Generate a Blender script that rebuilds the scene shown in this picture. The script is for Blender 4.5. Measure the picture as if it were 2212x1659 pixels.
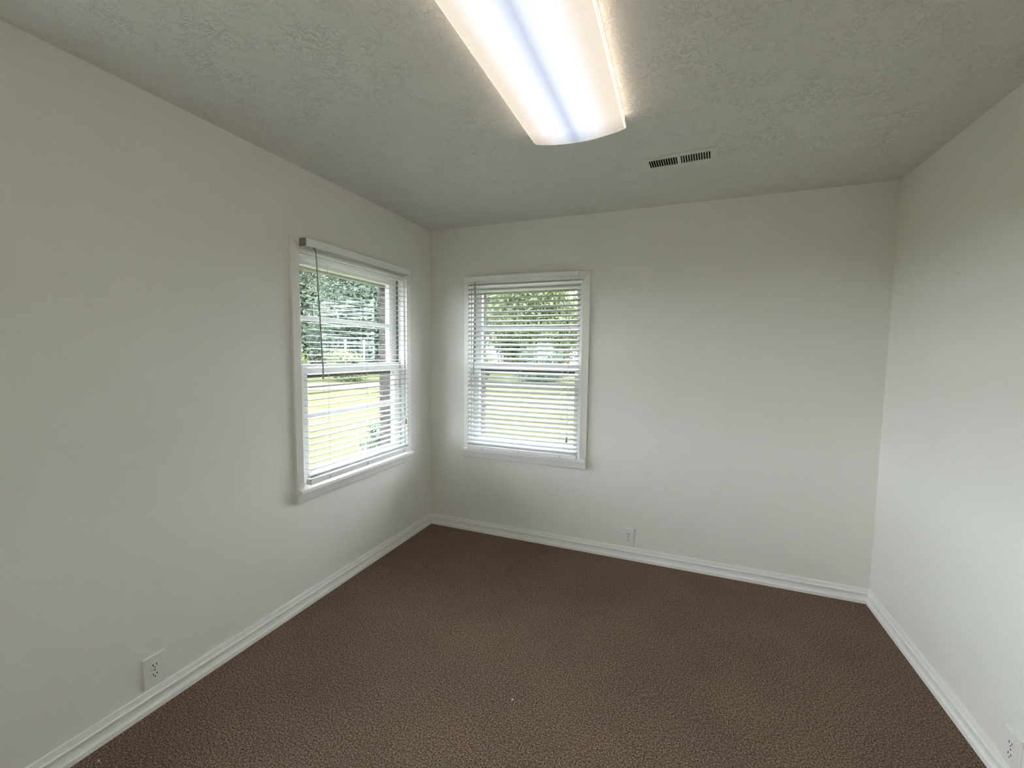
import bpy, bmesh, math, random
from mathutils import Matrix, Vector

scene = bpy.context.scene
for o in list(bpy.data.objects):
    bpy.data.objects.remove(o, do_unlink=True)
COL = scene.collection
R = math.radians

# ------------------------------------------------------------------ camera, sky, sun, exposure
H, W, YR = 2.44, 3.0306, -4.40            # ceiling height, room width, rear wall
cam_d = bpy.data.cameras.new('camera')
cam = bpy.data.objects.new('camera', cam_d)
COL.objects.link(cam)
yaw, pitch, roll = 0.377354964, -0.0735638875, 0.0124588198
fwd = Vector((-math.sin(yaw) * math.cos(pitch), math.cos(yaw) * math.cos(pitch), math.sin(pitch)))
rt = Vector((math.cos(yaw), math.sin(yaw), 0))
up = rt.cross(fwd)
rt2 = rt * math.cos(roll) + up * math.sin(roll)
up2 = up * math.cos(roll) - rt * math.sin(roll)
cam.matrix_world = Matrix(((rt2.x, up2.x, -fwd.x, 1.94001945), (rt2.y, up2.y, -fwd.y, -3.04580144),
                           (rt2.z, up2.z, -fwd.z, 1.46103916), (0, 0, 0, 1)))
cam_d.sensor_fit = 'HORIZONTAL'
cam_d.sensor_width = 36.0
cam_d.lens = 918.730183 / 2212 * 36.0
cam_d.clip_start = 0.02
cam_d.clip_end = 500
scene.camera = cam

SKY = 9.0
world = bpy.data.worlds.new('hazy_sky')
scene.world = world
world.use_nodes = True
bg = world.node_tree.nodes['Background']
bg.inputs[0].default_value = (0.90, 0.91, 1.0, 1)
bg.inputs[1].default_value = SKY

sun_d = bpy.data.lights.new('sun', 'SUN')
sun_d.energy = 5.0
sun_d.color = (1.0, 0.95, 0.84)
sun_d.angle = R(1.5)
sun = bpy.data.objects.new('sun', sun_d)
COL.objects.link(sun)
sun.rotation_euler = Vector((-0.62, 0.42, -0.95)).to_track_quat('-Z', 'Y').to_euler()

vs = scene.view_settings
vs.view_transform = 'Standard'
vs.look = 'None'
vs.gamma = 1.0
vs.exposure = 1.02
vs.use_curve_mapping = False
scene.cycles.use_denoising = True
scene.cycles.max_bounces = 8
scene.cycles.diffuse_bounces = 7
scene.cycles.glossy_bounces = 3
scene.cycles.caustics_reflective = False
scene.cycles.caustics_refractive = False
scene.cycles.adaptive_threshold = 0.025
scene.cycles.transparent_max_bounces = 16

LENS_L = 0.53                              # glow of the fluorescent lens


# ------------------------------------------------------------------ materials
def mat(name, col, rough=0.6, spec=0.4, metal=0.0):
    m = bpy.data.materials.new(name)
    m.use_nodes = True
    b = m.node_tree.nodes['Principled BSDF']
    b.inputs['Base Color'].default_value = (*col, 1)
    b.inputs['Roughness'].default_value = rough
    b.inputs['Specular IOR Level'].default_value = spec
    b.inputs['Metallic'].default_value = metal
    return m


def nodes(m):
    return m.node_tree.nodes, m.node_tree.links, m.node_tree.nodes['Principled BSDF']


def noise(m, scale, detail=3, rough=0.5, coord='Object', dist=0.0):
    N, L, b = nodes(m)
    tc = N.new('ShaderNodeTexCoord')
    n = N.new('ShaderNodeTexNoise')
    n.inputs['Scale'].default_value = scale
    n.inputs['Detail'].default_value = detail
    n.inputs['Roughness'].default_value = rough
    n.inputs['Distortion'].default_value = dist
    L.new(tc.outputs[coord], n.inputs['Vector'])
    return n


def bump(m, src, strength, distance, prev=None):
    N, L, b = nodes(m)
    bp = N.new('ShaderNodeBump')
    bp.inputs['Strength'].default_value = strength
    bp.inputs['Distance'].default_value = distance
    L.new(src, bp.inputs['Height'])
    if prev:
        L.new(prev.outputs[0], bp.inputs['Normal'])
    L.new(bp.outputs[0], b.inputs['Normal'])
    return bp


def ramp(m, src, stops):
    N, L, b = nodes(m)
    r = N.new('ShaderNodeValToRGB')
    e = r.color_ramp.elements
    while len(e) < len(stops):
        e.new(0.5)
    for k, (p, c) in enumerate(stops):
        e[k].position = p
        e[k].color = (*c, 1)
    L.new(src, r.inputs[0])
    return r


# painted drywall with faint orange peel
m_wall = mat('wall_paint', (0.80, 0.787, 0.737), 0.55, 0.35)
n = noise(m_wall, 260, 2)
bump(m_wall, n.outputs[0], 0.25, 0.0012)

# brush-stippled ceiling
m_ceil = mat('stippled_ceiling_paint', (0.72, 0.71, 0.665), 0.8, 0.2)
N, L, b = nodes(m_ceil)
gateN = noise(m_ceil, 7, 3, 0.6)
gate = N.new('ShaderNodeMapRange')
gate.inputs['From Min'].default_value = 0.40
gate.inputs['From Max'].default_value = 0.60
gate.inputs['To Min'].default_value = 0.1
L.new(gateN.outputs[0], gate.inputs['Value'])


def ridge(sc, dist, width):
    """thin raised strokes where a distorted noise crosses its middle"""
    n_ = noise(m_ceil, sc, 3, 0.6, dist=dist)
    s1 = N.new('ShaderNodeMath'); s1.operation = 'SUBTRACT'; s1.inputs[1].default_value = 0.5
    L.new(n_.outputs[0], s1.inputs[0])
    s2 = N.new('ShaderNodeMath'); s2.operation = 'ABSOLUTE'
    L.new(s1.outputs[0], s2.inputs[0])
    s3 = N.new('ShaderNodeMapRange')
    s3.interpolation_type = 'SMOOTHSTEP'
    s3.inputs['From Max'].default_value = width
    s3.inputs['To Min'].default_value = 1.0
    s3.inputs['To Max'].default_value = 0.0
    L.new(s2.outputs[0], s3.inputs['Value'])
    return s3


rg = ridge(30, 0.9, 0.05)
mul = N.new('ShaderNodeMath'); mul.operation = 'MULTIPLY'
L.new(rg.outputs[0], mul.inputs[0]); L.new(gate.outputs[0], mul.inputs[1])
nF = noise(m_ceil, 110, 3, 0.6, dist=1.0)
add = N.new('ShaderNodeMath'); add.operation = 'MULTIPLY_ADD'
add.inputs[1].default_value = 0.5
L.new(nF.outputs[0], add.inputs[0]); L.new(mul.outputs[0], add.inputs[2])
bump(m_ceil, add.outputs[0], 0.55, 0.005)

# brown loop-pile carpet
m_carpet = mat('brown_carpet', (0.06, 0.04, 0.028), 0.95, 0.1)
N, L, b = nodes(m_carpet)
n1 = noise(m_carpet, 165, 4, 0.85)
n2 = noise(m_carpet, 2.2, 3, 0.55)
r1 = ramp(m_carpet, n1.outputs[0], [(0.36, (0.016, 0.009, 0.005)), (0.50, (0.150, 0.099, 0.071)), (0.62, (0.44, 0.315, 0.238))])
r2 = ramp(m_carpet, n2.outputs[0], [(0.35, (0.92, 0.92, 0.92)), (0.65, (1.06, 1.05, 1.04))])
mx = N.new('ShaderNodeMixRGB')
mx.blend_type = 'MULTIPLY'
mx.inputs[0].default_value = 1
L.new(r1.outputs[0], mx.inputs[1])
L.new(r2.outputs[0], mx.inputs[2])
L.new(mx.outputs[0], b.inputs['Base Color'])
bump(m_carpet, n1.outputs[0], 0.5, 0.003)

m_trim = mat('trim_paint', (0.89, 0.88, 0.85), 0.35, 0.45)
n = noise(m_trim, 90, 2)
bump(m_trim, n.outputs[0], 0.08, 0.001)
m_sash = mat('sash_paint', (0.84, 0.84, 0.82), 0.4, 0.4)
n = noise(m_sash, 60, 3)
bump(m_sash, n.outputs[0], 0.1, 0.001)
m_slat = mat('blind_slat_vinyl', (0.62, 0.63, 0.635), 0.35, 0.45)
n = noise(m_slat, 40, 2)
bump(m_slat, n.outputs[0], 0.05, 0.0008)
N, L, b = nodes(m_slat)
tl = N.new('ShaderNodeBsdfTranslucent')
tl.inputs[0].default_value = (0.82, 0.82, 0.76, 1)
ms = N.new('ShaderNodeMixShader')
ms.inputs[0].default_value = 0.10
L.new(b.outputs[0], ms.inputs[1])
L.new(tl.outputs[0], ms.inputs[2])
L.new(ms.outputs[0], N['Material Output'].inputs[0])
m_val = mat('valance_vinyl', (0.86, 0.86, 0.86), 0.4, 0.4)
n = noise(m_val, 40, 2)
bump(m_val, n.outputs[0], 0.05, 0.0008)
m_cord = mat('white_cord', (0.78, 0.77, 0.72), 0.8, 0.2)
m_wand = mat('grey_wand', (0.42, 0.40, 0.37), 0.3, 0.5)
m_tan = mat('tan_bracket', (0.30, 0.26, 0.19), 0.5, 0.4)
m_hole = mat('dark_hole', (0.012, 0.011, 0.010), 0.8, 0.1)
m_black = mat('black_metal', (0.015, 0.015, 0.016), 0.4, 0.5, 0.2)
m_storm = mat('dark_aluminium', (0.05, 0.045, 0.04), 0.5, 0.5, 0.4)
m_track = mat('jamb_track', (0.16, 0.155, 0.14), 0.6, 0.3)
m_tassel = mat('tassel_wood', (0.30, 0.25, 0.17), 0.5, 0.4)
m_plate = mat('outlet_plastic', (0.80, 0.79, 0.76), 0.3, 0.5)
m_vent = mat('vent_enamel', (0.70, 0.69, 0.64), 0.45, 0.4)
m_housing = mat('fixture_enamel', (0.80, 0.79, 0.75), 0.4, 0.4)
m_scrap = mat('paper_scrap', (0.85, 0.84, 0.80), 0.7, 0.2)
for mm, s in ((m_cord, 300), (m_wand, 200), (m_tan, 150), (m_plate, 150), (m_vent, 150), (m_housing, 100),
              (m_black, 120), (m_storm, 90), (m_track, 90), (m_tassel, 120), (m_hole, 90), (m_scrap, 200)):
    n = noise(mm, s, 2)
    bump(mm, n.outputs[0], 0.05, 0.0006)

m_brick = mat('red_brown_brick', (0.20, 0.13, 0.10), 0.9, 0.2)
n = noise(m_brick, 35, 4)
r_ = ramp(m_brick, n.outputs[0], [(0.3, (0.036, 0.032, 0.029)), (0.7, (0.080, 0.071, 0.064))])
m_brick.node_tree.links.new(r_.outputs[0], nodes(m_brick)[2].inputs['Base Color'])
bump(m_brick, n.outputs[0], 0.5, 0.003)
m_mortar = mat('mortar', (0.13, 0.125, 0.115), 0.95, 0.1)
n = noise(m_mortar, 120, 3)
bump(m_mortar, n.outputs[0], 0.5, 0.002)

# clear window glass: transparent with a Fresnel sheen
m_glass = bpy.data.materials.new('window_glass')
m_glass.use_nodes = True
N, L = m_glass.node_tree.nodes, m_glass.node_tree.links
N.clear()
out = N.new('ShaderNodeOutputMaterial')
tr = N.new('ShaderNodeBsdfTransparent')
tr.inputs[0].default_value = (0.93, 0.97, 0.955, 1)
gl = N.new('ShaderNodeBsdfGlossy')
gl.inputs['Roughness'].default_value = 0.02
lw = N.new('ShaderNodeLayerWeight')
lw.inputs['Blend'].default_value = 0.5
p5 = N.new('ShaderNodeMath'); p5.operation = 'POWER'; p5.inputs[1].default_value = 5.0
L.new(lw.outputs['Facing'], p5.inputs[0])
fr = N.new('ShaderNodeMath'); fr.operation = 'MULTIPLY_ADD'
fr.inputs[1].default_value = 0.9; fr.inputs[2].default_value = 0.035
L.new(p5.outputs[0], fr.inputs[0])
mxs = N.new('ShaderNodeMixShader')
L.new(fr.outputs[0], mxs.inputs[0])
L.new(tr.outputs[0], mxs.inputs[1])
L.new(gl.outputs[0], mxs.inputs[2])
L.new(mxs.outputs[0], out.inputs[0])

# lit prismatic acrylic lens (the lamp's own glow: two pairs of tubes behind it)
m_lens = mat('lit_prismatic_acrylic', (0.85, 0.85, 0.84), 0.25, 0.5)
N, L, b = nodes(m_lens)
tc = N.new('ShaderNodeTexCoord')
sep = N.new('ShaderNodeSeparateXYZ')
L.new(tc.outputs['Object'], sep.inputs[0])
rr = N.new('ShaderNodeMapRange')
rr.inputs['From Min'].default_value = -0.2
rr.inputs['From Max'].default_value = 0.2
L.new(sep.outputs[0], rr.inputs['Value'])
crp = ramp(m_lens, rr.outputs[0], [
    (0.00, (0.80, 0.68, 0.54)), (0.10, (0.78, 0.68, 0.58)), (0.24, (0.98, 0.92, 0.92)), (0.38, (0.86, 0.91, 1.0)),
    (0.49, (0.52, 0.57, 0.74)), (0.56, (0.80, 0.86, 0.98)), (0.72, (1.0, 0.95, 0.96)), (0.88, (0.80, 0.70, 0.60)),
    (1.00, (0.80, 0.68, 0.54))])
# dots of the prism grid
def wave(sock, freq):
    m1 = N.new('ShaderNodeMath'); m1.operation = 'MULTIPLY'; m1.inputs[1].default_value = freq
    L.new(sock, m1.inputs[0])
    m2 = N.new('ShaderNodeMath'); m2.operation = 'SINE'
    L.new(m1.outputs[0], m2.inputs[0])
    return m2
wx, wy = wave(sep.outputs[0], 2 * math.pi / 0.0062), wave(sep.outputs[1], 2 * math.pi / 0.0062)
mm_ = N.new('ShaderNodeMath'); mm_.operation = 'MULTIPLY'
L.new(wx.outputs[0], mm_.inputs[0]); L.new(wy.outputs[0], mm_.inputs[1])
amp = N.new('ShaderNodeMath'); amp.operation = 'MULTIPLY_ADD'
amp.inputs[1].default_value = 0.16; amp.inputs[2].default_value = 1.0
L.new(mm_.outputs[0], amp.inputs[0])
# glow falls off towards the far and near ends, past the ends of the tubes
ab = N.new('ShaderNodeMath'); ab.operation = 'ABSOLUTE'
L.new(sep.outputs[1], ab.inputs[0])
fall = N.new('ShaderNodeMapRange')
fall.inputs['From Min'].default_value = 0.50
fall.inputs['From Max'].default_value = 0.61
fall.inputs['To Min'].default_value = 1.0
fall.inputs['To Max'].default_value = 0.62
L.new(ab.outputs[0], fall.inputs['Value'])
f2 = N.new('ShaderNodeMath'); f2.operation = 'MULTIPLY'
L.new(amp.outputs[0], f2.inputs[0]); L.new(fall.outputs[0], f2.inputs[1])
f3 = N.new('ShaderNodeMath'); f3.operation = 'MULTIPLY'; f3.inputs[1].default_value = LENS_L
L.new(f2.outputs[0], f3.inputs[0])
b.inputs['Base Color'].default_value = (0.25, 0.25, 0.25, 1)
L.new(crp.outputs[0], b.inputs['Emission Color'])
L.new(f3.outputs[0], b.inputs['Emission Strength'])
bump(m_lens, mm_.outputs[0], 0.3, 0.001)
m_side = mat('lit_side_acrylic', (0.25, 0.24, 0.22), 0.3, 0.5)
nodes(m_side)[2].inputs['Emission Color'].default_value = (1.0, 0.84, 0.68, 1)
nodes(m_side)[2].inputs['Emission Strength'].default_value = 1.5
m_rim = mat('lens_rim_acrylic', (0.85, 0.83, 0.76), 0.25, 0.5)
nodes(m_rim)[2].inputs['Emission Color'].default_value = (1.0, 0.90, 0.74, 1)
nodes(m_rim)[2].inputs['Emission Strength'].default_value = 0.25

# outdoors
m_lawn = mat('sunny_lawn', (0.2, 0.26, 0.07), 0.95, 0.1)
n = noise(m_lawn, 0.35, 6, 0.65)
r_ = ramp(m_lawn, n.outputs[0], [(0.35, (0.043, 0.051, 0.017)), (0.5, (0.058, 0.061, 0.024)), (0.68, (0.073, 0.071, 0.035))])
m_lawn.node_tree.links.new(r_.outputs[0], nodes(m_lawn)[2].inputs['Base Color'])
m_path = mat('pink_gravel', (0.36, 0.28, 0.23), 0.95, 0.1)
n = noise(m_path, 3, 5, 0.7)
r_ = ramp(m_path, n.outputs[0], [(0.35, (0.077, 0.062, 0.044)), (0.65, (0.118, 0.088, 0.077))])
m_path.node_tree.links.new(r_.outputs[0], nodes(m_path)[2].inputs['Base Color'])


def leaf_mat(name, c0, c1):
    m = mat(name, c0, 0.6, 0.3)
    n = noise(m, 0.9, 3)
    r = ramp(m, n.outputs[0], [(0.35, c0), (0.65, c1)])
    N, L, b = nodes(m)
    L.new(r.outputs[0], b.inputs['Base Color'])
    tl = N.new('ShaderNodeBsdfTranslucent')
    L.new(r.outputs[0], tl.inputs[0])
    ms = N.new('ShaderNodeMixShader')
    ms.inputs[0].default_value = 0.4
    L.new(b.outputs[0], ms.inputs[1])
    L.new(tl.outputs[0], ms.inputs[2])
    L.new(ms.outputs[0], N['Material Output'].inputs[0])
    return m


m_leafA = leaf_mat('cool_green_leaves', (0.062, 0.091, 0.068), (0.097, 0.130, 0.094))
m_leafB = leaf_mat('yellow_green_leaves', (0.085, 0.115, 0.047), (0.130, 0.153, 0.070))
m_leafC = leaf_mat('pale_green_leaves', (0.088, 0.118, 0.082), (0.130, 0.153, 0.109))
m_bark = mat('bark', (0.16, 0.13, 0.10), 0.95, 0.1)
n = noise(m_bark, 12, 4)
bump(m_bark, n.outputs[0], 0.6, 0.02)
m_flower = mat('white_petals', (0.85, 0.85, 0.86), 0.6, 0.3)
m_white = mat('white_post_paint', (0.82, 0.82, 0.82), 0.5, 0.3)
for mm, s in ((m_flower, 60), (m_white, 20)):
    n = noise(mm, s, 2)
    bump(mm, n.outputs[0], 0.1, 0.004)


# ------------------------------------------------------------------ helpers
class MB:
    def __init__(self):
        self.v, self.f = [], []

    def box(self, x0, x1, y0, y1, z0, z1):
        k = len(self.v)
        self.v += [(x, y, z) for z in (z0, z1) for y in (y0, y1) for x in (x0, x1)]
        self.f += [tuple(k + i for i in q) for q in
                   ((0, 2, 3, 1), (4, 5, 7, 6), (0, 1, 5, 4), (2, 6, 7, 3), (0, 4, 6, 2), (1, 3, 7, 5))]
        return self

    def prism(self, prof, axis, a0, a1):
        """profile of 2-D points pushed along an axis (0: x, with profile in (y, z); 1: y with (x, z); 2: z with (x, y));
        a0, a1 numbers or one number per profile point"""
        n_, k = len(prof), len(self.v)
        A0 = a0 if isinstance(a0, (list, tuple)) else [a0] * n_
        A1 = a1 if isinstance(a1, (list, tuple)) else [a1] * n_
        for A in (A0, A1):
            for (p, q), a in zip(prof, A):
                self.v.append((a, p, q) if axis == 0 else (p, a, q) if axis == 1 else (p, q, a))
        for i in range(n_):
            j = (i + 1) % n_
            self.f.append((k + i, k + j, k + n_ + j, k + n_ + i))
        self.f += [tuple(range(k + n_ - 1, k - 1, -1)), tuple(range(k + n_, k + 2 * n_))]
        return self

    def tube(self, pts, r, seg=8):
        k0 = len(self.v)
        P = [Vector(p) for p in pts]
        rs = r if isinstance(r, (list, tuple)) else [r] * len(P)
        for i, p in enumerate(P):
            d = (P[min(i + 1, len(P) - 1)] - P[max(i - 1, 0)]).normalized()
            a = d.orthogonal().normalized() if i == 0 else (a - d * a.dot(d)).normalized()
            c = d.cross(a)
            for s in range(seg):
                t = 2 * math.pi * s / seg
                self.v.append(tuple(p + (a * math.cos(t) + c * math.sin(t)) * rs[i]))
        for i in range(len(P) - 1):
            for s in range(seg):
                q = (s + 1) % seg
                self.f.append((k0 + i * seg + s, k0 + i * seg + q, k0 + (i + 1) * seg + q, k0 + (i + 1) * seg + s))
        self.f += [tuple(k0 + s for s in range(seg - 1, -1, -1)),
                   tuple(k0 + (len(P) - 1) * seg + s for s in range(seg))]
        return self

    def mesh(self, name, m, bevel=0.0, seg=1, smooth=False):
        me = bpy.data.meshes.new(name)
        me.from_pydata(self.v, [], self.f)
        bm = bmesh.new()
        bm.from_mesh(me)
        bmesh.ops.recalc_face_normals(bm, faces=bm.faces)
        if bevel:
            bmesh.ops.bevel(bm, geom=list(bm.edges), offset=bevel, segments=seg, affect='EDGES', profile=0.5)
        if smooth:
            for f in bm.faces:
                f.smooth = True
        bm.to_mesh(me)
        bm.free()
        me.materials.append(m)
        return me

    def build(self, name, m, parent=None, loc=(0, 0, 0), rz=0.0, **kw):
        return link(name, self.mesh(name, m, **kw), parent, loc, rz)


def link(name, me, parent=None, loc=(0, 0, 0), rz=0.0):
    o = bpy.data.objects.new(name, me)
    COL.objects.link(o)
    o.parent = parent
    o.location = loc
    if rz:
        o.rotation_euler = (0, 0, rz)
    return o


def thing(name, label, cat, loc=(0, 0, 0), rz=0.0, group=None):
    o = link(name, None, None, loc, rz)
    return tag(o, label, cat, group)


def tag(o, label, cat=None, group=None):
    o['label'] = label
    if cat:
        o['category'] = cat
    if group:
        o['group'] = group
    return o


def struct(o, label=None):
    o['kind'] = 'structure'
    if label:
        o['label'] = label
    return o


def holed(mb, u0, u1, z0, z1, d0, d1, holes, put):
    """slab with rectangular holes (list of (ua, ub, za, zb)), split in columns; put(u0,u1,d0,d1,z0,z1) adds a box"""
    cuts = sorted({u0, u1, *[h[0] for h in holes], *[h[1] for h in holes]})
    for a, b_ in zip(cuts, cuts[1:]):
        hs = [h for h in holes if h[0] <= a + 1e-6 and h[1] >= b_ - 1e-6]
        if not hs:
            put(a, b_, d0, d1, z0, z1)
        else:
            h = hs[0]
            put(a, b_, d0, d1, z0, h[2])
            put(a, b_, d0, d1, h[3], z1)


# ------------------------------------------------------------------ room shell
# window openings: centre along the wall, half width of the opening, outer half width of the casing, casing top
WIN = {
    'left': dict(c=-0.8325, oh=0.4815, ch=0.5275, top=2.060, gh=0.395, rev=0.4925, ot=1.993),
    'back': dict(c=0.8245, oh=0.4495, ch=0.4995, top=2.045, gh=0.391, rev=0.430, ot=1.990),
    'side': dict(c=-3.42, oh=0.84, ch=0.89, top=2.060, gh=0.79, rev=0.85, ot=1.993),  # added window behind the camera, out of view, to brighten the room and right wall
}
ZS, GZ = 0.692, -0.50                     # stool top, ground level outside
RO = 0.02                                 # jamb board thickness around the opening

floor = struct(MB().box(-0.05, W + 0.05, YR - 0.05, 0.05, -0.06, 0.0).build('floor', m_carpet),
               'dark brown speckled loop pile carpet')
ceiling = struct(MB().box(-0.3, W + 0.3, YR - 0.3, 0.3, H, H + 0.1).build('ceiling', m_ceil),
                 'off white brush stippled ceiling')


def opening(k):
    w = WIN[k]
    return (w['c'] - w['oh'] - RO, w['c'] + w['oh'] + RO, ZS - 0.03, w['ot'] + RO)


mb = MB()
holed(mb, YR - 0.1, 0.0, 0.0, H, 0, 0.115, [opening('left'), opening('side')],
      lambda a, b_, d0, d1, z0, z1: mb.box(-d1, -d0, a, b_, z0, z1))
wall_left = struct(mb.build('wall_left', m_wall), 'off white painted wall with the tilted open blind')
mb = MB()
holed(mb, -0.115, W + 0.115, 0.0, H, 0, 0.115, [opening('back')],
      lambda a, b_, d0, d1, z0, z1: mb.box(a, b_, d0, d1, z0, z1))
wall_back = struct(mb.build('wall_back', m_wall), 'off white painted wall between two corners')
wall_right = struct(MB().box(W, W + 0.115, YR - 0.1, 0.0, 0, H).build('wall_right', m_wall), 'off white blank painted wall')
wall_rear = struct(MB().box(-0.115, W + 0.115, YR - 0.115, YR, 0, H).build('wall_rear', m_wall), 'off white painted wall behind the room')


# brick veneer outside the two walls with windows; the bricks of the reveals are pieces of their own
def veneer(k, wall, putter, umin, umax, other=None):
    w = WIN[k]
    a, b_ = w['c'] - w['rev'] - 0.006, w['c'] + w['rev'] + 0.006
    hs = [(a, b_, 0.66, 1.955)]
    if other:
        o_ = WIN[other]
        hs.append((o_['c'] - o_['rev'], o_['c'] + o_['rev'], 0.66, 1.955))
    m_ = MB()
    holed(m_, umin, umax, GZ, H + 0.05, 0.128, 0.244, hs,
          lambda u0, u1, d0, d1, z0, z1: putter(m_, u0, u1, d0, d1, z0, z1))
    m_.build('brick_veneer', m_mortar, wall)
    meshes = {}
    for side in (-1, 1):
        for i in range(17):
            ln = 0.19 if i % 2 else 0.092
            z0 = 0.664 + i * 0.0762
            e = w['c'] + side * w['rev']
            u0, u1 = (e, e + ln) if side > 0 else (e - ln, e)
            t = MB()
            putter(t, -ln / 2, ln / 2, -0.058, 0.058, 0.0, 0.064)
            if ln not in meshes:
                meshes[ln] = t.mesh('brick', m_brick, bevel=0.002)
            p = MB()
            putter(p, (u0 + u1) / 2, (u0 + u1) / 2, 0.192, 0.192, z0, z0)
            link('brick', meshes[ln], wall, p.v[0])


veneer('left', wall_left, lambda m_, u0, u1, d0, d1, z0, z1: m_.box(-d1, -d0, u0, u1, z0, z1), YR - 0.25, 0.244, 'side')
veneer('back', wall_back, lambda m_, u0, u1, d0, d1, z0, z1: m_.box(u0, u1, d0, d1, z0, z1), -0.128, W + 0.25)

# moulded baseboards, mitred in the corners: (distance from wall, height)
PROF = [(0.0, 0.0), (0.0165, 0.0), (0.0165, 0.0190), (0.0155, 0.0205), (0.0118, 0.0208), (0.0092, 0.030), (0.0082, 0.042), (0.0098, 0.053),
        (0.0140, 0.0590), (0.0140, 0.0620), (0.0130, 0.0635), (0.0078, 0.0640), (0.0072, 0.0830), (0.0060, 0.0885), (0.0, 0.0890)]
d_ = [p[0] for p in PROF]
struct(MB().prism([(p[0], p[1]) for p in PROF], 1, [YR + d for d in d_], [-d for d in d_]).build('baseboard_left', m_trim),
       'white moulded baseboard')
struct(MB().prism([(W - p[0], p[1]) for p in PROF], 1, [YR + d for d in d_], [-d for d in d_]).build('baseboard_right', m_trim),
       'white moulded baseboard')
struct(MB().prism([(-p[0], p[1]) for p in PROF], 0, [d for d in d_], [W - d for d in d_]).build('baseboard_back', m_trim),
       'white moulded baseboard')
struct(MB().prism([(YR + p[0], p[1]) for p in PROF], 0, [d for d in d_], [W - d for d in d_]).build('baseboard_rear', m_trim),
       'white moulded baseboard')


# ------------------------------------------------------------------ windows (local: x along the wall, -y into the room, +y outside)
def make_window(num, key, loc, rz, label):
    w = WIN[key]
    oh, ch, top, gh, ot = w['oh'], w['ch'], w['top'], w['gh'], w['ot']
    root = struct(link('window_%d' % num, None, None, loc, rz), label)
    T = 0.018
    # casing boards: head and two sides, mitred
    for s in (-1, 1):
        MB().prism([(s * oh, ZS), (s * ch, ZS), (s * ch, top), (s * oh, ot)], 1, -T, 0.0) \
            .build('side_casing', m_trim, root, bevel=0.0012)
    ft = [(-ch, top), (ch, top), (oh, ot), (-oh, ot)]
    MB().prism(ft, 1, -T, 0.0).build('head_casing', m_trim, root, bevel=0.0012)
    MB().box(-ch + 0.003, ch - 0.003, -0.049, 0.036, ZS - 0.019, ZS).build('stool', m_trim, root, bevel=0.002)
    MB().prism([(0.0, ZS - 0.0192), (-0.034, ZS - 0.0192), (-0.031, ZS - 0.030), (-0.017, ZS - 0.070), (-0.014, ZS - 0.075),
                (0.0, ZS - 0.075)], 0, -ch, ch).build('apron', m_trim, root)
    # jamb boards and stops
    for s in (-1, 1):
        a, b_ = sorted((s * oh, s * (oh + RO)))
        MB().box(a, b_, 0.0, 0.135, ZS - 0.02, ot + RO).build('side_jamb', m_sash, root)
        a, b_ = sorted((s * oh, s * (oh - 0.012)))
        MB().box(a, b_, 0.002, 0.033, ZS, ot).build('stop', m_sash, root, bevel=0.001)
        for y0, y1 in ((0.060, 0.079), (0.088, 0.110)):
            a, b_ = sorted((s * oh, s * (oh - 0.002)))
            MB().box(a, b_, y0, y1, 1.38, ot).build('sash_track', m_track, root)
    MB().box(-oh, oh, 0.0, 0.135, ot, ot + RO).build('head_jamb', m_sash, root)
    MB().box(-oh, oh, 0.002, 0.033, ot - 0.012, ot - 0.0005).build('head_stop', m_sash, root, bevel=0.001)
    MB().prism([(0.036, ZS + 0.004), (0.036, ZS - 0.03), (0.26, ZS - 0.05), (0.26, ZS - 0.022)], 0,
               -min(oh, w['rev']) + 0.002, min(oh, w['rev']) - 0.002).build('outer_sill', m_sash, root)
    # sashes
    sh = oh - 0.003

    def sash(name, y0, y1, z0, z1, za, zb, mz0, mz1):
        m_ = MB()
        for s in (-1, 1):
            a, b_ = sorted((s * gh, s * sh))
            m_.box(a, b_, y0, y1, z0, z1)
        m_.box(-gh, gh, y0, y1, z0, za)
        m_.box(-gh, gh, y0, y1, zb, z1)
        so = m_.build(name, m_sash, root)
        MB().box(-gh, gh, y0 + 0.004, y1 - 0.004, mz0, mz1).build('muntin', m_sash, so, bevel=0.003)
        yg = (y0 + y1) / 2
        for a, b_ in ((za, mz0), (mz1, zb)):
            MB().box(-gh, gh, yg - 0.0012, yg + 0.0012, a, b_).build('pane', m_glass, so)
        return so

    lo = sash('lower_sash', 0.036, 0.070, ZS + 0.006, 1.379, 0.772, 1.326, 1.068, 1.094)
    sash('upper_sash', 0.076, 0.110, 1.334, ot - 0.001, 1.376, 1.944, 1.632, 1.660)
    # cam lock on the meeting rail
    lk = MB().box(-0.032, 0.032, 0.044, 0.062, 1.379, 1.386)
    lk.tube([(-0.006, 0.053, 1.386), (-0.006, 0.053, 1.397)], 0.009, 10)
    lk.box(-0.006, 0.03, 0.046, 0.054, 1.391, 1.396)
    lk.build('sash_lock', m_black, root, bevel=0.0008)
    # dark storm-window frame
    st = MB()
    for s in (-1, 1):
        a, b_ = sorted((s * (oh - 0.001), s * (oh - 0.028)))
        st.box(a, b_, 0.114, 0.127, ZS - 0.006, ot - 0.002)
    st.box(-oh + 0.028, oh - 0.028, 0.114, 0.127, ot - 0.03, ot - 0.002)
    st.box(-oh + 0.028, oh - 0.028, 0.114, 0.127, 1.296, 1.334)
    st.build('storm_frame', m_storm, root)
    return root


make_window(1, 'left', (0, WIN['left']['c'], 0), R(90), 'white double hung window behind the nearly level open blind')
make_window(2, 'back', (WIN['back']['c'], 0, 0), 0, 'white double hung window behind the tilted blind')
make_window(3, 'side', (0, WIN['side']['c'], 0), R(90), 'added wide white double hung window out of view, lighting the room')

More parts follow.
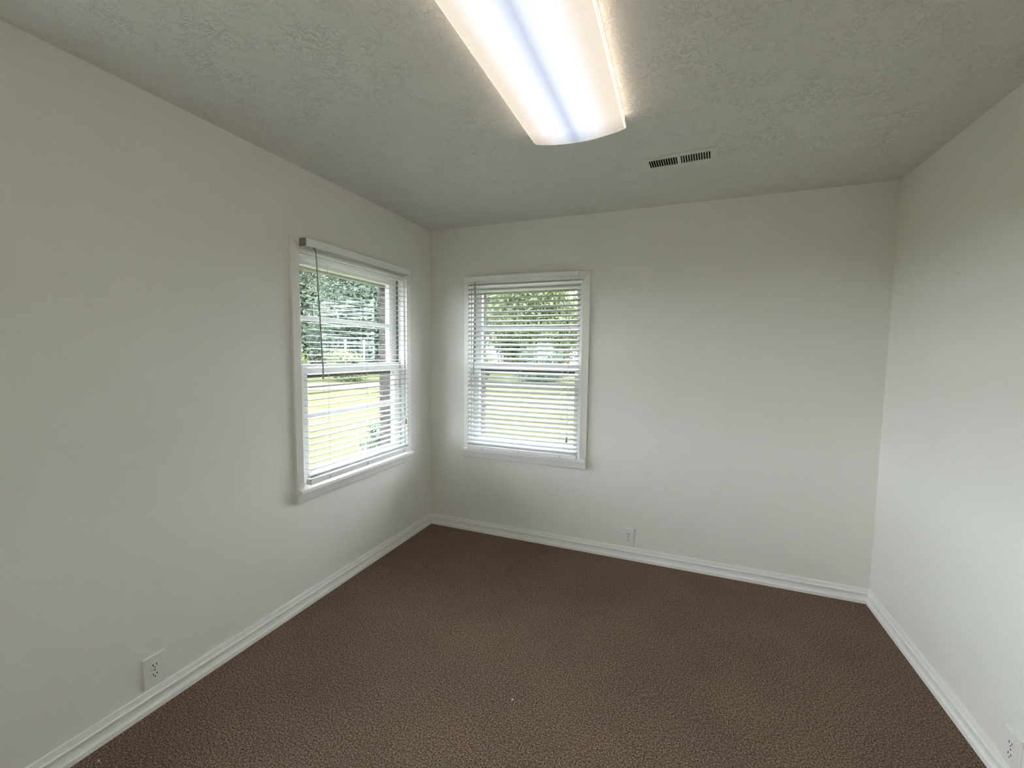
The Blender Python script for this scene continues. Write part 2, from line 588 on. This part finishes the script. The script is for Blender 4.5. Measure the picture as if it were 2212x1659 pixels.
# steel lintels above the brick openings
for wl, bx in ((wall_left, (-0.246, -0.13, WIN['left']['c'] - 0.56, WIN['left']['c'] + 0.56)),
               (wall_back, (WIN['back']['c'] - 0.5, WIN['back']['c'] + 0.5, 0.13, 0.246))):
    MB().box(*bx, 1.948, 1.956).build('lintel', m_track, wl)


# ------------------------------------------------------------------ blinds (same local frame as the windows)
def slat_mesh(name, length, width=0.038, thick=0.0020, sag=0.0022):
    prof = []
    for k in range(7):
        t = -1 + k / 3
        prof.append((t * width / 2, sag * (1 - t * t) + thick / 2))
    for k in range(6, -1, -1):
        t = -1 + k / 3
        prof.append((t * width / 2, sag * (1 - t * t) - thick / 2))
    me = MB().prism(prof, 0, -length / 2, length / 2).mesh(name, m_slat)
    return me


def make_blind(label, loc, rz, x0, x1, v0, v1, ztop, zb, z_first, pitch_, count, tilt, ladders, railz, wand, cord, bracket):
    t = thing('window_blind', label, 'window blind', loc, rz)
    # x0..x1: slats; v0..v1: valance; centre of slats at y = -0.043
    yc = -0.0435
    h = MB().box(v0 + 0.004, v1 - 0.004, -0.064, -0.020, zb + 0.004, ztop - 0.004)
    h.build('headrail', m_val, t, bevel=0.001)
    MB().prism([(-0.0650, zb), (-0.0650, ztop), (-0.0700, ztop), (-0.0735, ztop - 0.005), (-0.0725, ztop - 0.010),
                (-0.0725, zb + 0.010), (-0.0735, zb + 0.005), (-0.0700, zb)], 0, v0, v1).build('valance', m_val, t)
    if bracket:
        for s, xe in ((-1, v0), (1, v1)):
            a, b_ = sorted((xe - s * 0.001, xe + s * 0.002))
            br = MB().box(a, b_, -0.0645, -0.0185, zb + 0.001, ztop - 0.002).build('end_bracket', m_tan, t)
            for yy, zz in ((-0.028, zb + 0.009), (-0.050, zb + 0.009), (-0.028, ztop - 0.011)):
                MB().tube([(xe + s * 0.0005, yy, zz), (xe + s * 0.0026, yy, zz)], 0.0026, 8).build('screw_hole', m_hole, br)
    me = slat_mesh('slat', x1 - x0)
    xm = (x0 + x1) / 2
    zs = [z_first - k * pitch_ for k in range(count)]
    last = zs[-1]
    extra = [railz + 0.040, railz + 0.027]
    for k, z in enumerate(zs + extra):
        o = link('slat', me, t, (xm, yc, z))
        jit = random.uniform(-1.0, 1.0)
        o.rotation_euler = (R((tilt + jit) if k < count else tilt * 0.6), R(random.uniform(-0.05, 0.05)), 0)
    br = MB().box(x0, x1, yc - 0.020, yc + 0.020, railz - 0.0145, railz + 0.0145)
    br = br.build('bottom_rail', m_val, t, bevel=0.002)
    for lx in ladders:
        MB().tube([(lx, yc - 0.0203, railz - 0.002), (lx, yc - 0.0225, railz - 0.002)], 0.0075, 10).build('cord_button', m_slat, br)
        MB().box(lx - 0.009, lx + 0.009, yc - 0.012, yc + 0.012, railz - 0.0175, railz - 0.0146).build('cord_plug', m_slat, br)
        for yy in (yc - 0.0205, yc + 0.0205):
            MB().tube([(lx, yy, zb + 0.004), (lx, yy, railz)], 0.0008, 5).build('ladder_cord', m_cord, t)
        MB().tube([(lx + 0.010, yc - 0.0205, zb + 0.004), (lx + 0.010, yc - 0.0205, railz)], 0.0007, 5).build('lift_cord', m_cord, t)
    # tilt wand with its hook
    wx0, wx1, wz = wand
    wd = MB().tube([(wx0, -0.0775, zb - 0.022), (wx1, -0.0775, wz + 0.06), (wx1, -0.0775, wz)], [0.0042, 0.0042, 0.0050], 6)
    wd = wd.build('tilt_wand', m_wand, t)
    MB().tube([(wx0, -0.058, zb + 0.008), (wx0, -0.062, zb - 0.006), (wx0, -0.072, zb - 0.010), (wx0, -0.0775, zb - 0.024)],
              0.0022, 6).build('wand_hook', m_black, wd)
    # pull cord with tassel
    cx0, cx1, cz = cord
    for dx in (0.0, 0.005):
        MB().tube([(cx0 + dx, -0.0680, zb + 0.004), (cx0 + dx, -0.0762, zb - 0.02), (cx1 + dx * 0.5, -0.0775, cz)], 0.0009, 5) \
            .build('pull_cord', m_cord, t)
    MB().tube([(cx1, -0.0775, cz + 0.004), (cx1, -0.0775, cz - 0.008), (cx1 - 0.002, -0.0775, cz - 0.036)],
              [0.0035, 0.0058, 0.0085], 10).build('tassel', m_tassel, t)
    return t


random.seed(4)
cL = WIN['left']['c']
make_blind('white slatted blind with nearly level slats, tan end bracket and grey wand, beside the corner', (0, cL, 0), R(90),
           -1.306 - cL, -0.392 - cL, -1.308 - cL, -0.384 - cL, 2.0590, 2.0145, 1.9965, 0.0352, 35, 5,
           [-1.172 - cL, -0.850 - cL, -0.460 - cL], 0.7285, (-1.256 - cL, -1.222 - cL, 1.300), (-0.462 - cL, -0.450 - cL, 0.965), True)
cB = WIN['back']['c']
make_blind('white slatted blind with slats tilted half shut and a pull cord near the wide casing', (cB, 0, 0), 0,
           0.378 - cB, 1.264 - cB, 0.354 - cB, 1.251 - cB, 2.0415, 2.0000, 1.9800, 0.0355, 35, 28,
           [0.512 - cB, 0.815 - cB, 1.138 - cB], 0.706, (0.4424 - cB, 0.4395 - cB, 1.290), (1.186 - cB, 1.193 - cB, 0.855), False)

# ------------------------------------------------------------------ ceiling light
FX, FY, FLEN = 1.4925, -1.785, 1.22
light = thing('ceiling_light', 'lit fluorescent ceiling light with a long curved prismatic lens', 'ceiling light', (FX, FY, H))
MB().prism([(-0.15, 0.0), (0.15, 0.0), (0.12, -0.018), (-0.12, -0.018)], 1, -FLEN / 2 + 0.01, FLEN / 2 - 0.01) \
    .build('housing', m_housing, light)
tube_m = mat('tube_glass', (0.85, 0.86, 0.9), 0.3, 0.4)
n = noise(tube_m, 30, 2)
bump(tube_m, n.outputs[0], 0.03, 0.0005)
for tx in (-0.115, -0.055, 0.055, 0.115):
    MB().tube([(tx, -0.59, -0.033), (tx, 0.59, -0.033)], 0.0127, 12).build('fluorescent_tube', tube_m, light, smooth=True)
HW, EZ, SAG = 0.1955, -0.050, 0.022
prof = [(-HW + 0.004, -0.004), (-HW, EZ + 0.008), (-HW + 0.002, EZ)]
for k in range(1, 16):
    t = -1 + k / 8
    prof.append((t * (HW - 0.004), EZ - SAG * (1 - t * t) ** 0.9))
prof += [(HW - 0.002, EZ), (HW, EZ + 0.008), (HW - 0.004, -0.004)]
inner = [(x * 0.985, min(z + 0.003, -0.004)) for x, z in reversed(prof)]
lens = MB()
k = len(prof)
for yy in (-FLEN / 2 + 0.004, FLEN / 2 - 0.004):
    lens.v += [(x, yy, z) for x, z in prof]
for i in range(2, k - 3):
    lens.f.append((i, i + 1, k + i + 1, k + i))
lens.build('lens', m_lens, light)
for s0 in (0, k - 3):
    sd = MB()
    for yy in (-FLEN / 2 + 0.004, FLEN / 2 - 0.004):
        sd.v += [(x, yy, z) for x, z in prof[s0:s0 + 3]]
    sd.f = [(0, 1, 4, 3), (1, 2, 5, 4)]
    sd.build('lens_side', m_side, light)
for s in (-1, 1):
    y0, y1 = sorted((s * (FLEN / 2 - 0.004), s * FLEN / 2))
    MB().prism(prof, 1, y0, y1).build('end_cap', m_rim, light)
    MB().box(*sorted((s * (HW - 0.001), s * (HW + 0.004))), -FLEN / 2, FLEN / 2, EZ + 0.004, EZ + 0.009) \
        .build('lens_lip', m_rim, light)

# ------------------------------------------------------------------ ceiling vent
vent = thing('ceiling_vent', 'beige metal air register with two rows of curved louvers on the ceiling', 'vent',
             (1.8915, -0.683, H), R(-3.9))
SX0, SX1, SG, SY = 0.1425, 0.1425, 0.0085, 0.0435
mb = MB()
holed(mb, -0.1745, 0.1745, -0.079, 0.079, -0.0045, 0.0, [(-SX0, -SG, -SY, SY), (SG, SX1, -SY, SY)],
      lambda a, b_, d0, d1, z0, z1: mb.box(a, b_, z0, z1, d0, d1))
mb.build('face_plate', m_vent, vent)
MB().box(-SX0, SX0, -SY, SY, -0.0008, -0.0002).build('duct', m_hole, vent)
for s in (-1, 1):
    blade = MB().prism([(-0.0026, 0.0), (-0.0010, -0.0028), (0.0018, -0.0050), (0.0024, -0.0046), (-0.0003, -0.0024), (-0.0019, 0.0)]
                       if s < 0 else
                       [(0.0026, 0.0), (0.0010, -0.0028), (-0.0018, -0.0050), (-0.0024, -0.0046), (0.0003, -0.0024), (0.0019, 0.0)],
                       1, -SY, SY).mesh('louver', m_vent)
    for i in range(11):
        x = SG + 0.0085 + i * (SX0 - SG - 0.006) / 11.0
        link('louver', blade, vent, (s * x, 0, -0.0005))
lev = MB().box(-0.1515, -0.1485, -0.006, 0.006, -0.0075, -0.004).build('damper_lever', m_vent, vent)
for yy in (-0.010, 0.010):
    MB().tube([(-0.150, yy, -0.0046), (-0.150, yy, -0.0040)], 0.0018, 8).build('lever_slot', m_hole, vent)
for xx in (-0.163, 0.163):
    MB().tube([(xx, 0, -0.0054), (xx, 0, -0.0040)], 0.0032, 10).build('screw', m_vent, vent)


# ------------------------------------------------------------------ wall outlets (local: x along the wall, -y into the room)
def make_outlet(label, loc, rz):
    t = thing('wall_outlet', label, 'outlet', loc, rz, 'duplex outlets above the baseboard')
    pw, ph = 0.0395, 0.0625
    k = MB()
    P = [(-pw, -ph), (pw, -ph), (pw, ph), (-pw, ph)]
    k.v = [(x, 0, z) for x, z in P] + [(x, -0.0030, z) for x, z in P] + [(x * 0.93, -0.0068, z * 0.955) for x, z in P]
    for a in (0, 4):
        for i in range(4):
            j = (i + 1) % 4
            k.f.append((a + i, a + j, a + 4 + j, a + 4 + i))
    k.f += [(3, 2, 1, 0), (8, 9, 10, 11)]
    k.build('cover_plate', m_plate, t)
    for zc in (0.0195, -0.0195):
        rp = []
        for q in range(24):
            a = 2 * math.pi * q / 24
            rp.append((0.0172 * math.cos(a), zc + max(-0.0142, min(0.0142, 0.0172 * math.sin(a)))))
        rec = MB().prism(rp, 1, -0.0086, -0.004).build('receptacle', m_plate, t, bevel=0.0004)
        for sx, hh in ((-0.0064, 0.0045), (0.0064, 0.0036)):
            MB().box(sx - 0.0016, sx + 0.0016, -0.0089, -0.0083, zc + 0.0035 - hh, zc + 0.0035 + hh).build('slot', m_hole, rec)
        g = [(0.0024 * math.cos(a), zc - 0.0078 + 0.0024 * math.sin(a)) for a in [2 * math.pi * q / 10 for q in range(10)]]
        MB().prism(g, 1, -0.0089, -0.0083).build('ground_hole', m_hole, rec)
    s = [(0.003 * math.cos(a), 0.003 * math.sin(a)) for a in [2 * math.pi * q / 12 for q in range(12)]]
    MB().prism(s, 1, -0.0078, -0.006).build('screw', m_track, t)
    return t


make_outlet('white duplex outlet on the wall with the nearly level blind', (0, -2.0562, 0.1622), R(90))
make_outlet('white duplex outlet on the wall with the tilted blind', (1.6395, 0, 0.1637), 0)
make_outlet('white duplex outlet on the wall without windows', (W, -1.1725, 0.1465), R(-90))

# crumbs on the carpet
for nm, loc, lab in (('paper_scrap', (1.334, -1.4665, 0), 'tiny white paper scrap in the middle of the carpet'),
                     ('paper_scrap', (0.0792, -2.2758, 0), 'tiny white paper scrap on carpet beside a baseboard')):
    k = MB()
    k.v = [(-0.005, -0.002, 0.001), (0.004, -0.003, 0.0015), (0.006, 0.002, 0.004), (-0.003, 0.003, 0.0045), (0, 0, 0.0065), (0, 0, 0.0)]
    k.f = [(0, 1, 4), (1, 2, 4), (2, 3, 4), (3, 0, 4), (1, 0, 5), (2, 1, 5), (3, 2, 5), (0, 3, 5)]
    tag(k.build(nm, m_scrap, None, loc), lab, 'paper scrap', 'scraps on the carpet')

# ------------------------------------------------------------------ outdoors
struct(MB().box(-130, 60, -60, 130, GZ - 0.5, GZ).build('lawn', m_lawn), 'sunny yellow green lawn outside')
CX, CY = 1.94, -3.046


def at(heading, dist):
    a = R(heading)
    return (CX - dist * math.sin(a), CY + dist * math.cos(a))


# gravel drive crossing the lawn
k = MB()
for i in range(25):
    hd = 62 - i * 2.2
    d0 = 22 + 0.10 * i
    for d in (d0, d0 + 5.5 - 0.1 * i):
        x, y = at(hd, d)
        k.v.append((x, y, GZ + 0.02))
for i in range(24):
    k.f.append((2 * i, 2 * i + 1, 2 * i + 3, 2 * i + 2))
struct(k.build('gravel_drive', m_path), 'pinkish gravel drive crossing the lawn')


def leaves(seed, n_, rx, rz, leaf, mat_, name, lumps=14, base=0.0, zc=None):
    """crown of small folded leaf clumps scattered over lumpy ellipsoids"""
    rnd = random.Random(seed)
    zc = rz if zc is None else zc
    cs = []
    for _ in range(lumps):
        u = rnd.uniform(-1, 1)
        a = rnd.uniform(0, 2 * math.pi)
        q = math.sqrt(1 - u * u) * rnd.uniform(0.15, 0.72)
        cs.append((rx * q * math.cos(a), rx * q * math.sin(a), zc + rz * u * 0.68, rnd.uniform(0.30, 0.5)))
    k = MB()
    for _ in range(n_):
        c = rnd.choice(cs)
        u = rnd.uniform(-1, 1)
        a = rnd.uniform(0, 2 * math.pi)
        s = math.sqrt(1 - u * u)
        rr_ = rnd.uniform(0.65, 1.05) * c[3]
        p = Vector((c[0] + rx * rr_ * s * math.cos(a), c[1] + rx * rr_ * s * math.sin(a), c[2] + rz * rr_ * u))
        if p.z < base:
            continue
        nrm = (Vector((s * math.cos(a), s * math.sin(a), u)) + Vector([rnd.uniform(-0.9, 0.9) for _ in range(3)])).normalized()
        t1 = nrm.orthogonal().normalized()
        t1 = Matrix.Rotation(rnd.uniform(0, 6.28), 3, nrm) @ t1
        t2 = nrm.cross(t1)
        L_ = leaf * rnd.uniform(0.7, 1.3)
        i = len(k.v)
        k.v += [tuple(p - t1 * L_), tuple(p + t2 * L_ * 0.45 + nrm * L_ * 0.15), tuple(p + t1 * L_), tuple(p - t2 * L_ * 0.45 + nrm * L_ * 0.15)]
        k.f += [(i, i + 1, i + 2), (i, i + 2, i + 3)]
    me = bpy.data.meshes.new(name)
    me.from_pydata(k.v, [], k.f)
    me.materials.append(mat_)
    return me


crowns = [leaves(11, 22000, 4.2, 5.0, 0.165, m_leafA, 'foliage', 34, zc=4.9),
          leaves(12, 22000, 4.6, 4.4, 0.165, m_leafB, 'foliage', 34, zc=4.3),
          leaves(13, 22000, 4.1, 5.5, 0.165, m_leafC, 'foliage', 34, zc=5.3)]


def trunk_mesh(h, r):
    k = MB().tube([(0, 0, -0.1), (0.05, 0.02, h * 0.35), (-0.04, 0.08, h * 0.7), (0.05, 0, h)], [r, r * 0.8, r * 0.6, r * 0.25], 9)
    for a in (0.4, 2.3, 4.4):
        k.tube([(0, 0, h * 0.5), (0.9 * math.cos(a), 0.9 * math.sin(a), h * 0.68), (1.9 * math.cos(a), 1.9 * math.sin(a), h * 0.84)],
               [r * 0.45, r * 0.3, r * 0.12], 7)
    return k.mesh('trunk', m_bark, smooth=True)


trunks = [trunk_mesh(8.5, 0.26), trunk_mesh(7.5, 0.24), trunk_mesh(9.0, 0.22)]
TREES = [  # heading, distance, kind, scale, label
    (60, 40, 1, 1.30, 'yellow green tree behind the gravel drive, farthest from the flowering shrub'),
    (40.5, 40, 0, 1.30, 'tall cool green tree behind the two white posts'),
    (18.5, 40, 1, 1.30, 'yellow green tree behind the gravel drive, facing the tilted blind'),
    (47.5, 53, 2, 1.45, 'pale green tree filling the gap left of the white posts, farther back'),
    (28.5, 53, 2, 1.45, 'pale green tree in the gap between a cool green and a yellow green tree'),
    (9.5, 53, 0, 1.45, 'tall cool green tree behind the yellow green tree facing the tilted blind'),
    (37.5, 67, 1, 1.7, 'huge yellow green tree at the back of the wood, behind the cool green tree'),
    (20, 67, 2, 1.7, 'huge pale green tree at the back of the wood')]
for i, (hd, ds, kd, sc, lab) in enumerate(TREES):
    x, y = at(hd, ds)
    t = thing('leafy_tree', lab, 'tree', (x, y, GZ), i * 1.9, 'trees beyond the lawn')
    t.scale = (sc, sc, sc)
    link('foliage', crowns[kd], t)
    link('trunk', trunks[kd], t)

# separate bushes at the foot of the trees
hb = [leaves(21, 3600, 2.3, 1.5, 0.13, m_leafB, 'foliage', 12, 0.0, 1.2), leaves(22, 3600, 2.4, 1.7, 0.13, m_leafA, 'foliage', 12, 0.0, 1.3)]
stem = MB().tube([(0, 0, -0.05), (0.05, 0.03, 0.6), (0.0, 0.1, 1.4)], [0.06, 0.05, 0.02], 7).mesh('stem', m_bark)
for i, (hd, kd, sc, lab) in enumerate((
        (51.0, 0, 0.85, 'yellow green bush beyond the drive, farthest from the flowering shrub'),
        (43.2, 0, 0.80, 'yellow green bush in front of the two white posts'),
        (35.4, 1, 0.80, 'dark green bush beyond the drive, next to the white posts'),
        (26.0, 0, 0.80, 'yellow green bush beyond the drive under a pale green tree'),
        (17.8, 1, 0.80, 'dark green bush in front of the yellow green tree facing the tilted blind'),
        (9.5, 0, 0.85, 'yellow green bush in front of a tall cool green tree'))):
    x, y = at(hd, 29.6)
    t = thing('wild_bush', lab, 'bush', (x, y, GZ), i * 1.3, 'bushes at the foot of the trees')
    t.scale = (sc, sc, sc)
    link('foliage', hb[kd], t)
    link('stem', stem, t)

# shrub with white flowers close to the left window
x, y = at(38.8, 7.4)
sb = thing('flowering_shrub', 'small green shrub with white flowers on the lawn near the house', 'shrub', (x, y, GZ))
link('foliage', leaves(31, 900, 0.55, 0.42, 0.06, m_leafC, 'foliage', 9, 0.0, 0.38), sb)
MB().tube([(0, 0, -0.03), (0.02, 0.02, 0.3), (-0.05, 0.0, 0.7)], [0.03, 0.025, 0.01], 7).build('stem', m_bark, sb)
rnd = random.Random(5)
fl = MB()
for q in range(5):
    a = 2 * math.pi * q / 5
    i = len(fl.v)
    fl.v += [(0, 0, 0), (0.02 * math.cos(a - 0.5), 0.02 * math.sin(a - 0.5), 0.012), (0.042 * math.cos(a), 0.042 * math.sin(a), 0.014),
             (0.02 * math.cos(a + 0.5), 0.02 * math.sin(a + 0.5), 0.012)]
    fl.f.append((i, i + 1, i + 2, i + 3))
fme = fl.mesh('flower', m_flower)
for q in range(26):
    a, u = rnd.uniform(0, 6.28), rnd.uniform(-0.1, 0.95)
    s = math.sqrt(1 - u * u)
    v = Vector((s * math.cos(a), s * math.sin(a), u))
    o = link('flower', fme, sb, (v.x * 0.62, v.y * 0.62, 0.42 + v.z * 0.46))
    o.rotation_euler = v.to_track_quat('Z', 'Y').to_euler()

# two white posts by the drive
for hd, lab in ((43.0, 'white wooden post behind a bush, farther from the flowering shrub'), (40.8, 'white wooden post behind a bush, nearer the flowering shrub')):
    x, y = at(hd, 32.4)
    t = thing('white_post', lab, 'post', (x, y, GZ), 0.6, 'white posts behind a bush')
    MB().box(-0.055, 0.055, -0.055, 0.055, -0.1, 2.65).build('shaft', m_white, t, bevel=0.01)
    MB().prism([(-0.08, -0.08), (0.08, -0.08), (0.08, 0.08), (-0.08, 0.08)], 2, 2.65, 2.72).build('cap', m_white, t, bevel=0.02)
